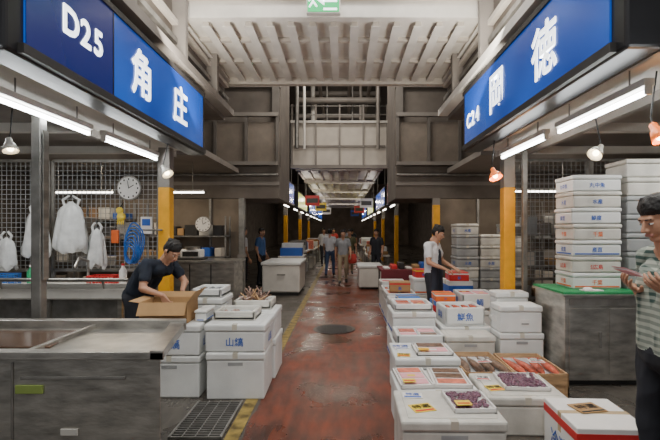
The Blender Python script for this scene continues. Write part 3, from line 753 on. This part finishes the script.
b=MB()
b.box(2.27,3.7,4.5,5.2,0.06,0.92,STEEL,0.006); b.box(2.31,3.66,4.56,5.16,0,0.06,DARK)
b.box(2.24,3.73,4.47,5.22,0.92,0.945,STEEL,0.005); b.box(2.25,3.72,4.48,5.21,0.945,0.965,GREENT)
for x in (2.31,2.72,3.13):
    b.box(x,x+0.38,4.488,4.5,0.12,0.80,STEEL,0.004); b.box(x+0.30,x+0.32,4.47,4.49,0.4,0.56,STEELD)
b.box(2.31,3.6,4.49,4.5,0.83,0.9,STEELD)
b.build('steel_counter_cabinet')
z=0.966; labs=[ORANGEP,REDP,BLUEP,ORANGEP,BLUEP,BLUEP,BLUEP]; tx=['千葉','S広島','産直','千葉','鮮度','水産','丸中魚']
for i in range(7):
    foam_box(2.46+rng.uniform(-.01,.01),3.0,4.72,5.14,z,0.170,labs[i],tx[i],rot=rng.uniform(-2,2),stripe=labs[i] if i in(0,2) else None,m=[FOAM,FOAM2][i%2]); z+=0.176
z=0.966
for i in range(7):
    foam_box(3.05,3.66,4.72,5.14,z,0.195,rot=rng.uniform(-1.5,1.5),m=FOAMG if i<5 else FOAM2); z+=0.201
b=MB(); b.ell((2.56,4.6,0.985),(0.05,0.04,0.02),PAPER); b.box(2.5,2.7,4.55,4.66,0.966,0.975,PAPER); b.build('paper_bundle')

# mid-left equipment
b=MB()
b.box(-3.35,-2.05,8.3,9.0,0.12,0.98,STEEL,0.01); b.box(-3.4,-2.0,8.25,9.05,0.98,1.02,STEEL,0.006)
for x in (-3.3,-2.15):
    for y in (8.35,8.9): b.cyl((x,y,0),(x,y,0.12),0.03,0.03,DARK,8)
b.box(-2.9,-2.88,8.29,8.3,0.15,0.95,DARK); b.box(-2.5,-2.48,8.29,8.3,0.15,0.95,DARK)
b.build('steel_cabinet')
b=MB(); b.box(-3.2,-2.7,8.45,8.8,1.02,1.06,DARK,0.01); b.box(-3.15,-2.75,8.5,8.75,1.06,1.22,PAPER,0.02); b.box(-3.1,-2.8,8.49,8.5,1.09,1.18,DARK); b.cyl((-2.95,8.62,1.22),(-2.95,8.62,1.27),0.14,0.15,STEEL,20); b.build('weighing_scale')
b=MB(); b.box(-1.97,-1.05,10.7,12.2,0.08,0.74,WHITEP,0.03); b.box(-2.0,-1.02,10.67,12.23,0.74,0.82,FOAM,0.02); b.box(-1.9,-1.1,10.75,12.1,0,0.08,DARK); b.box(-1.6,-1.4,10.655,10.68,0.5,0.53,STEELD); b.build('chest_freezer')
b=MB(); b.box(0.33+0.1,1.05,11.8,12.9,0.06,0.58,WHITEP,0.02); b.box(0.4,1.08,11.77,12.93,0.58,0.65,FOAM,0.02); b.box(0.5,1.0,11.9,12.8,0,0.06,DARK); b.build('chest_freezer')
b=MB()
for x in (0.85,1.85):
    for y in (9.3,10.3): b.cyl((x,y,0),(x,y,0.72),0.025,0.025,STEELD,8)
b.box(0.8,1.9,9.25,10.35,0.72,0.76,mat('dark_red_cloth',(0.16,0.02,0.03),0.7)); b.box(0.8,1.9,9.24,9.25,0.45,0.76,mat('dark_red_cloth',(0.16,0.02,0.03)))
for i in range(6): b.box(0.88+i*0.16,1.0+i*0.16,9.4,9.8,0.76,0.80+0.05*(i%3),[PAPER,REDP,DARK,FOAM2,CARD,BLUEP][i],0.01,1)
b.build('display_table')
for (x0,x1,y0,y1,h) in ((-2.0,-1.2,13.5,14.6,0.8),(-2.0,-1.3,15.5,17.5,0.85),(-2.0,-1.2,18.5,21,0.8),(0.8,1.6,15,16.6,0.75),(0.9,1.7,17.6,20,0.8),(0.9,1.7,22,26,0.85),(-2.0,-1.2,22.6,26,0.8)):
    b=MB(); b.box(x0,x1,y0,y1,h-0.06,h,WHITEP,0.01)
    for x in (x0+0.04,x1-0.08):
        for y in (y0+0.04,y1-0.08): b.box(x,x+0.04,y,y+0.04,0,h-0.06,STEELD)
    y=y0+0.05
    while y<y1-0.35:
        b.box(x0+0.06,x1-0.06,y,y+0.3,h,h+rng.uniform(0.08,0.4),rng.choice([FOAM,FOAM2,CARD,BLUEP,FOAM,SALM,GREYP]),0.01,1); y+=0.36
    b.box(x0+0.1,x1-0.1,y0+0.1,y1-0.1,0.0,0.35,rng.choice([FOAM2,FOAMG]))
    b.build('market_stall_table')
# hanging banners / price boards down the aisle
for x,y,c in ((-1.2,17.2,REDP),(1.0,18.8,PAPER),(-1.1,21.8,YELP),(0.9,24.5,REDP),(-1.0,26.5,PAPER),(0.8,30,BLUEP)):
    b=MB(); b.box(x-.28,x+.28,y,y+.02,2.55,2.95,c,0.005); b.box(x-.22,x+.22,y-.006,y,2.66,2.84,DARK); b.box(x-.24,x-.23,y,y+.01,2.95,3.6,STEELD); b.box(x+.23,x+.24,y,y+.01,2.95,3.6,STEELD); b.build('hanging_notice_board')

# ---------------------------------------------------------------- people
def blob(prims, voxel, smooth=4, fold=None):
    t=MB()
    for p in prims:
        if p[0]=='c': t.add(*capsule_geo(p[1],p[2],p[3],p[4],14,4),p[5],True)
        else: t.add(*ell_geo(p[1],p[2],p[3],18,12),p[4],True)
    if not voxel: return t
    me=bpy.data.meshes.new('tmp'); me.from_pydata([tuple(v) for v in t.v],[],t.f); me.update()
    ob=bpy.data.objects.new('tmp',me); COL.objects.link(ob)
    rm=ob.modifiers.new('r','REMESH'); rm.mode='VOXEL'; rm.voxel_size=voxel
    sm=ob.modifiers.new('s','SMOOTH'); sm.factor=0.5; sm.iterations=smooth
    dg=bpy.context.evaluated_depsgraph_get(); dg.update()
    e=ob.evaluated_get(dg); m2=e.to_mesh()
    V=np.empty(len(m2.vertices)*3); m2.vertices.foreach_get('co',V); V=V.reshape(-1,3)
    N=[v.normal.copy() for v in m2.vertices] if fold else None
    F=[tuple(p.vertices) for p in m2.polygons]
    e.to_mesh_clear(); bpy.data.objects.remove(ob); bpy.data.meshes.remove(me)
    C=np.array([V[list(f)].mean(0) for f in F])
    D=[]
    for p in prims:
        if p[0]=='c':
            a=np.array(p[1],float); bb=np.array(p[2],float); d=bb-a; L=max(d@d,1e-12)
            tt=np.clip((C-a)@d/L,0,1); D.append(np.linalg.norm(C-(a+tt[:,None]*d),axis=1)-(p[3]+(p[4]-p[3])*tt))
        else:
            q=C-np.array(p[1],float)
            if p[3] is not None: q=q@np.array(p[3])
            r=np.array(p[2],float); D.append((np.linalg.norm(q/r,axis=1)-1)*r.min())
    idx=np.argmin(np.array(D),axis=0)
    out=MB(); out.v=[Vector(v) for v in V]; out.f=F; out.mats=[]
    fm_=[prims[i][-1] for i in idx]
    if fold:   # cloth folds: push clothed vertices along their normal
        cl=set()
        for f,mm in zip(F,fm_):
            if mm in fold: cl.update(f)
        for i in cl:
            v=out.v[i]; q=Vector((v.x*9,v.y*9,v.z*5))
            a=mnoise.noise(q); bb_=mnoise.noise(q*2.3)
            out.v[i]=v+N[i]*(0.010*(1-2*abs(a))+0.005*bb_-0.002)
    out.mi=[out.m(x) for x in fm_]; out.sm=[True]*len(F)
    return out
def merge(dst,src):
    o=len(dst.v); dst.v+=src.v
    for f,i,s in zip(src.f,src.mi,src.sm): dst.f.append(tuple(k+o for k in f)); dst.mi.append(dst.m(src.mats[i])); dst.sm.append(s)

SKIN=mat('skin',(0.50,0.27,0.17),0.5,var=0.06,scale=10); LIPS=mat('lips',(0.42,0.18,0.14),0.5,var=0.05); HAIR=mat('black_hair',(0.014,0.012,0.011),0.6,var=0.4,scale=60,bump=0.5,bscale=90)
EYEW=mat('eye_white',(0.75,0.73,0.7),0.2,var=0); NAVY=mat('navy_tshirt',(0.012,0.018,0.032),0.85,var=0.3,scale=12,bump=0.4,bscale=9)
WSHIRT=mat('white_shirt',(0.72,0.73,0.75),0.8,var=0.1,scale=8,bump=0.4,bscale=9); PANTS=mat('dark_trousers',(0.02,0.022,0.03),0.8,var=0.25,scale=8,bump=0.4,bscale=9)
SHOE=mat('rubber_boots',(0.02,0.02,0.02),0.4); BEIGE=mat('beige_trousers',(0.34,0.27,0.18),0.8,var=0.15); GREYS=mat('grey_shirt',(0.26,0.27,0.29),0.8,var=0.15); REDS=mat('red_cloth',(0.5,0.05,0.04),0.8); JEANS=mat('denim',(0.06,0.10,0.2),0.8,var=0.2)
def plaid():
    m=bpy.data.materials.new('plaid_shirt'); m.use_nodes=True; t=m.node_tree; Bn=t.nodes['Principled BSDF']; Bn.inputs['Roughness'].default_value=0.85
    tc=t.nodes.new('ShaderNodeTexCoord'); outs=[]
    for d,sc in (('Z',8.5),('X',8.5)):
        w=t.nodes.new('ShaderNodeTexWave'); w.bands_direction=d; w.inputs['Scale'].default_value=sc; w.inputs['Distortion'].default_value=0.6; t.links.new(tc.outputs['Object'],w.inputs['Vector'])
        r=t.nodes.new('ShaderNodeValToRGB'); r.color_ramp.elements[0].position=0.35; r.color_ramp.elements[1].position=0.65
        r.color_ramp.elements[0].color=(0.035,0.075,0.065,1); r.color_ramp.elements[1].color=(0.46,0.50,0.43,1); t.links.new(w.outputs['Fac'],r.inputs['Fac']); outs.append(r.outputs['Color'])
    mx=t.nodes.new('ShaderNodeMix'); mx.data_type='RGBA'; mx.inputs[0].default_value=0.5; t.links.new(outs[0],mx.inputs[6]); t.links.new(outs[1],mx.inputs[7]); t.links.new(mx.outputs[2],Bn.inputs['Base Color'])
    return m
PLAID=plaid()

def hand_prims(w,d,n,side,curl,k=1.0):
    w=Vector(w); d=Vector(d).normalized(); n=Vector(n); n=(n-d*n.dot(d)).normalized(); l=d.cross(n)*side
    P=[]
    offs=[-0.031,-0.0105,0.0105,0.031]; Ls=[0.070,0.079,0.073,0.057]
    for o,L,q in zip(offs,Ls,(0.078,0.084,0.081,0.074)):
        kn=w+d*(q*k)+l*(o*k)
        P.append(('c',w+l*(o*0.55*k)+d*0.005,kn,0.0155*k,0.0115*k,SKIN))
        a=0; p=kn
        for fr,c,r0,r1 in ((0.45,0.55,0.0092,0.0086),(0.30,1.0,0.0086,0.008),(0.25,0.8,0.008,0.0068)):
            a+=curl*c; dd=(d*math.cos(a)+n*math.sin(a)+l*(o*2.0)).normalized(); q2=p+dd*(L*fr*k)
            P.append(('c',p,q2,r0*k,r1*k,SKIN)); p=q2
    t0=w+d*0.022*k-l*0.024*k+n*0.004; t1=t0+(d*0.62-l*0.7+n*0.35).normalized()*0.045*k; t2=t1+(d*0.85-l*0.2+n*0.45).normalized()*0.034*k
    P+= [('c',t0,t1,0.0135*k,0.0105*k,SKIN),('c',t1,t2,0.0105*k,0.0085*k,SKIN)]
    return P

def person(name,base,yaw,scale=1.0,J=None,shirt=NAVY,pants=PANTS,hair=HAIR,shoe=SHOE,res='near',head_yaw=0,head_pitch=0,sleeve=0.5,hands=None,apron=None,extra=None):
    yaw=math.radians(yaw); F=Vector((math.cos(yaw),math.sin(yaw),0)); Sd=Vector((math.sin(yaw),-math.cos(yaw),0)); base=Vector((base[0],base[1],0))
    D=dict(pelvis=(0,0,.93),chest=(0,.0,1.21),neck=(0,-.01,1.43),head=(0,.03,1.575),shR=(.165,-.01,1.36),elR=(.225,-.03,1.09),wrR=(.235,.07,.86),shL=(-.165,-.01,1.36),elL=(-.225,-.03,1.09),wrL=(-.235,.07,.86),
        hipR=(.09,0,.90),knR=(.10,.03,.49),anR=(.10,-.03,.09),toR=(.115,.13,.04),hipL=(-.09,0,.90),knL=(-.10,.03,.49),anL=(-.10,-.03,.09),toL=(-.115,.13,.04))
    if J: D.update(J)
    W=lambda p: base+(Sd*p[0]+F*p[1]+Vector((0,0,p[2])))*scale
    j={k:W(v) for k,v in D.items()}; s=scale
    pe,ch,ne=Vector(D['pelvis']),Vector(D['chest']),Vector(D['neck'])
    def off(v,x,y=0,z=0): return W((v[0]+x,v[1]+y,v[2]+z))
    P=[]
    for q in (-1,1):
        P.append(('c',off(ch,q*.062,0,.04),off(pe,q*.055,0,.0),.108*s,.108*s,shirt))
        P.append(('c',off(ne,q*.03,0,-.05),j['shR'] if q>0 else j['shL'],.050*s,.058*s,shirt))
        P.append(('c',off(ch,q*.062,0,.04),off(ne,q*.05,0,-.11),.104*s,.074*s,shirt))
    P.append(('c',off(pe,-.06,0,-.05),off(pe,.06,0,-.05),.103*s,.103*s,pants))
    P.append(('c',off(ne,0,0,-.04),j['head']+(j['neck']-j['head'])*0.2,.056*s,.052*s,SKIN))
    for q in 'RL':
        P.append(('c',j['sh'+q],j['el'+q],.048*s,.039*s,SKIN)); P.append(('c',j['sh'+q],j['sh'+q].lerp(j['el'+q],sleeve*1.15),.060*s,.060*s,shirt))
        P.append(('c',j['el'+q],j['wr'+q],.040*s,.025*s,SKIN))
        P.append(('c',j['hip'+q],j['kn'+q],.090*s,.064*s,pants)); P.append(('c',j['kn'+q],j['an'+q],.062*s,.050*s,pants))
        P.append(('c',j['an'+q]+Vector((0,0,-.03*s)),j['to'+q],.048*s,.040*s,shoe)); P.append(('c',j['an'+q],j['an'+q]+Vector((0,0,-.045*s)),.05*s,.045*s,shoe))
    if apron:
        for q in (-.085,0,.085): P.append(('c',off(pe,q,.045 if q else .06,-.36),off(pe,q*.8,.035 if q else .05,.10),.085*s,.088*s,apron))
        P.append(('c',off(pe,0,.06,.10),off(ch,0,.055,.03),.085*s,.075*s,apron))
    out=blob(P,{'near':.0085,'mid':.014,'far':.022}[res],{'near':5,'mid':3,'far':3}[res],(shirt,pants) if res=='near' else None)
    hy=yaw+math.radians(head_yaw); hp=math.radians(head_pitch)
    R=Matrix.Rotation(hy-math.pi/2,3,'Z')@Matrix.Rotation(-hp,3,'X')
    hc=j['head']; H=lambda x,y,z: hc+R@(Vector((x,y,z))*s)
    HP=[('e',H(0,-.012,.030),(.071*s,.087*s,.074*s),R,SKIN),('e',H(0,.022,-.025),(.059*s,.066*s,.080*s),R,SKIN),('e',H(0,.038,-.082),(.034*s,.040*s,.028*s),R,SKIN),
        ('c',H(-.050,-.005,-.045),H(-.016,.054,-.090),.020*s,.018*s,SKIN),('c',H(.050,-.005,-.045),H(.016,.054,-.090),.020*s,.018*s,SKIN),
        ('c',H(0,.084,.006),H(0,.104,-.032),.0075*s,.011*s,SKIN),('c',H(-.011,.090,-.036),H(.011,.090,-.036),.009*s,.009*s,SKIN),
        ('c',H(-.034,.071,.020),H(.034,.071,.020),.012*s,.012*s,SKIN),('c',H(-.018,.082,-.062),H(.018,.082,-.062),.0085*s,.0085*s,LIPS),
        ('c',H(0,.0,-.06),H(0,-.03,-.14),.046*s,.050*s,SKIN),
        ('e',H(0,-.016,.056),(.080*s,.092*s,.070*s),R,hair),('e',H(0,-.040,.012),(.079*s,.068*s,.078*s),R,hair)]
    rr_=random.Random(len(name)+int(base.x*100))
    if res=='near':
        for k in range(16):   # tufts: parted fringe and crown
            u=-.055+.11*k/15; HP.append(('c',H(u*.7,.020,.108),H(u+rr_.uniform(-.01,.01),.066-abs(u)*.35,.066+rr_.uniform(-.010,.012)),.014*s,.008*s,hair))
        for k in range(14):
            a=rr_.uniform(0,6.28); HP.append(('c',H(.045*math.cos(a),-.02+.05*math.sin(a),.105),H(.066*math.cos(a),-.02+.078*math.sin(a),.088+rr_.uniform(0,.012)),.014*s,.010*s,hair))
    for q in (-1,1):
        HP.append(('e',H(q*.077,-.008,-.012),(.009*s,.019*s,.031*s),R,SKIN)); HP.append(('c',H(q*.066,.014,.04),H(q*.067,.012,-.005),.014*s,.008*s,hair))
    merge(out,blob(HP,{'near':.0045,'mid':.007,'far':.014}[res],2))
    for q in (-1,1):
        out.add(*ell_geo(H(q*.030,.0735,-.002),(.0125*s,.0110*s,.0060*s),R,10,6),EYEW,True); out.add(*ell_geo(H(q*.030,.0822,-.002),(.0050*s,.0035*s,.0048*s),R,8,6),BLACK,True)
        out.add(*capsule_geo(H(q*.018,.085,.021),H(q*.044,.076,.022),.0035*s,.003*s,6,2),hair,True)
        out.add(*capsule_geo(H(q*.019,.081,.006),H(q*.042,.074,.005),.0035*s,.003*s,6,2),SKIN,True)
    for q,sd in (('R',1),('L',-1)):
        dv=(j['wr'+q]-j['el'+q]).normalized(); curl=0.35; n=-Sd*sd
        if hands and q in hands:
            dd,nn,curl=hands[q]; dv=(Sd*dd[0]+F*dd[1]+Vector((0,0,dd[2]))).normalized(); n=Sd*nn[0]+F*nn[1]+Vector((0,0,nn[2]))
        merge(out,blob(hand_prims(j['wr'+q],dv,n,sd,curl,s),.0042 if res=='near' else None,1))
    if extra: extra(out,W,H,s)
    return out.build(name)

person('fishmonger_worker',(-2.28,4.90),-25,1.0,dict(pelvis=(0,-.02,.88),chest=(0,.20,1.12),neck=(0,.38,1.29),head=(0,.51,1.375),shR=(.165,.32,1.24),elR=(.26,.37,1.0),wrR=(.17,.55,.93),shL=(-.165,.32,1.24),elL=(-.24,.45,1.02),wrL=(-.05,.60,.95),
    hipR=(.09,0,.86),knR=(.11,.07,.47),anR=(.11,-.04,.09),toR=(.12,.12,.04),hipL=(-.09,0,.86),knL=(-.12,.09,.47),anL=(-.12,0,.09),toL=(-.13,.16,.04)),
    shirt=NAVY,res='near',head_pitch=38,head_yaw=-4,hands={'R':((-.15,.5,-.8),(-1,0,0),.6),'L':((.1,.4,-.85),(1,0,0),.6)})
person('stall_keeper',(1.40,6.85),-35,1.0,dict(neck=(0,.03,1.42),head=(0,.09,1.555),elR=(.25,.04,1.11),wrR=(.17,.26,1.02),elL=(-.25,.04,1.11),wrL=(-.15,.27,1.02)),
    shirt=WSHIRT,apron=mat('navy_apron',(0.02,0.025,0.04),0.7),res='near',head_pitch=24,head_yaw=10,hands={'R':((-.3,.8,-.3),(0,0,-1),.5),'L':((.3,.8,-.3),(0,0,-1),.5)})
def notes(out,W,H,s):
    for i,(mt_,dz) in enumerate(((PINKP,0),(PAPER,.006),(PINKP,.012))):
        a=W((-.13+0.01*i,.22,1.285+dz)); b_=W((-.03,.22,1.285+dz)); c_=W((-.01+.01*i,.29,1.315+dz)); d_=W((-.12+.01*i,.29,1.315+dz))
        out.add([a,b_,c_,d_]+[v+Vector((0,0,.002)) for v in (a,b_,c_,d_)],[(3,2,1,0),(4,5,6,7),(0,1,5,4),(1,2,6,5),(2,3,7,6),(3,0,4,7)],mt_)
person('customer',(1.74,2.34),180,1.06,dict(neck=(0,.0,1.43),head=(0,.055,1.57),elR=(.23,-.06,1.09),wrR=(.10,.10,1.20),elL=(-.23,-.06,1.09),wrL=(-.17,.09,1.22)),
    shirt=PLAID,res='near',head_pitch=22,head_yaw=4,sleeve=0.62,hands={'R':((-.35,.8,.35),(-.5,0,.8),.45),'L':((.25,.8,.35),(.6,-.1,.7),.5)},extra=notes)
walk=dict(hipR=(.09,0,.9),knR=(.10,.12,.50),anR=(.10,.16,.10),toR=(.11,.32,.05),knL=(-.10,-.02,.49),anL=(-.10,-.22,.12),toL=(-.11,-.08,.04),elR=(.23,-.1,1.10),wrR=(.24,-.08,.86),elL=(-.23,.02,1.09),wrL=(-.24,.18,.89))
def bag_x(out,W,H,s):
    c=W((-.3,0,0))
    out.loft([[ (c.x+math.cos(a)*.13*k, c.y+math.sin(a)*.07*k, z) for a in [2*math.pi*i/12 for i in range(12)]] for z,k in ((.60,.7),(.64,1),(.80,1),(.88,.7))],REDS)
    out.tube([(c.x-.07,c.y,.86),(c.x,c.y,.95),(c.x+.07,c.y,.86)],.008,REDS)
person('shopper',(0.0,13.2),-90,.95,walk,shirt=GREYS,pants=BEIGE,res='mid',extra=bag_x)
person('shopper',(-0.45,15.2),80,.97,walk,shirt=WSHIRT,pants=JEANS,res='far')
person('shopper',(0.24,15.8),-85,.96,walk,shirt=mat('olive_shirt',(0.12,0.12,0.06),0.8),pants=BEIGE,res='far')
person('shopper',(-2.35,12.6),-20,.98,None,shirt=mat('blue_overall',(0.05,0.12,0.3),0.8),res='far')
person('shopper',(-2.6,11.4),40,1.0,None,shirt=WSHIRT,res='far')
person('shopper',(1.05,13.8),-120,.97,None,shirt=PANTS,res='far')
person('shopper',(-0.85,19.5),-80,1.0,walk,shirt=WSHIRT,res='far')
person('shopper',(-0.5,23),-90,1.0,walk,shirt=REDS,pants=BEIGE,res='far')
person('shopper',(0.5,24),90,1.0,walk,shirt=NAVY,res='far')
person('shopper',(0.1,29),90,1.0,walk,shirt=GREYS,res='far')
person('shopper',(-0.8,31),90,1.0,walk,shirt=WSHIRT,res='far')

# ---------------------------------------------------------------- lights
def area(name,loc,sx,sy,power,color=(1,.96,.9),rot=(0,0,0)):
    l=bpy.data.lights.new(name,'AREA'); l.shape='RECTANGLE'; l.size=sx; l.size_y=sy; l.energy=power; l.color=color
    o=bpy.data.objects.new(name,l); o.location=loc; o.rotation_euler=rot; COL.objects.link(o); return o
def point(name,loc,power,color=(1,.90,.78),r=0.05):
    l=bpy.data.lights.new(name,'POINT'); l.energy=power; l.color=color; l.shadow_soft_size=r
    o=bpy.data.objects.new(name,l); o.location=loc; COL.objects.link(o); return o
area('hall_fill',(-0.1,0.5,5.6),2.5,2.5,160,(1,.97,.92))  # unseen overhead area lights added to raise the general light level
area('hall_fill',(-0.1,3.6,5.8),2.5,1.5,125,(1,.97,.92))
area('hall_fill',(-0.1,8.8,5.9),2.5,1.0,120,(1,.93,.84))
area('hall_fill',(-0.1,12.0,6.4),2.2,0.6,75,(1,.92,.82))
for y in (17.8,22.2,27,33,39): area('aisle_fill',(-0.1,y,5.2),1.6,0.6,70,(1,.85,.70))  # added area lights without fixtures, brightening the far aisle
for sx,x in ((-1,-1.72),(1,1.48)):
    area('canopy_fill',(x,4.6,3.50),0.08,2.4,36,(1,.93,.82),(math.radians(150),0,0))  # upward fill added above the signs to brighten the canopy underside
for y in (16,20.5,25.5,31,38): point('aisle_fill_point',(-1.3,y,3.0),17); point('aisle_fill_point',(1.1,y+1.5,3.0),17)  # point lights added to lift the far corridor and its canopies
area('stall_fill',(-3.9,4.6,2.7),1.5,0.3,32,(.98,.98,.95)); area('stall_fill',(3.6,4.0,2.7),1.5,0.3,28,(.98,.98,.95))  # area lights without fixtures, added to brighten the stall interiors
area('stall_fill',(-4.2,8.4,2.8),1.5,0.3,38,(1,.84,.62)); area('stall_fill',(3.6,8.2,2.8),1.5,0.3,28,(1,.88,.74))
for p in ((1.78,5.14,2.14),(2.13,2.95,2.14)): point('lamp_bulb',p,7,(1,.5,.2),.02)
w=bpy.data.worlds.new('w'); S.world=w; w.use_nodes=True
w.node_tree.nodes['Background'].inputs[0].default_value=(0.95,0.97,1.0,1); w.node_tree.nodes['Background'].inputs[1].default_value=0.38

cam=bpy.data.cameras.new('camera'); cam.sensor_fit='HORIZONTAL'; cam.sensor_width=36; cam.lens=24
cam.shift_x=-13/660; cam.shift_y=10/660
co=bpy.data.objects.new('camera',cam); co.location=(0,0,1.6); co.rotation_euler=(math.pi/2,0,0); COL.objects.link(co); S.camera=co
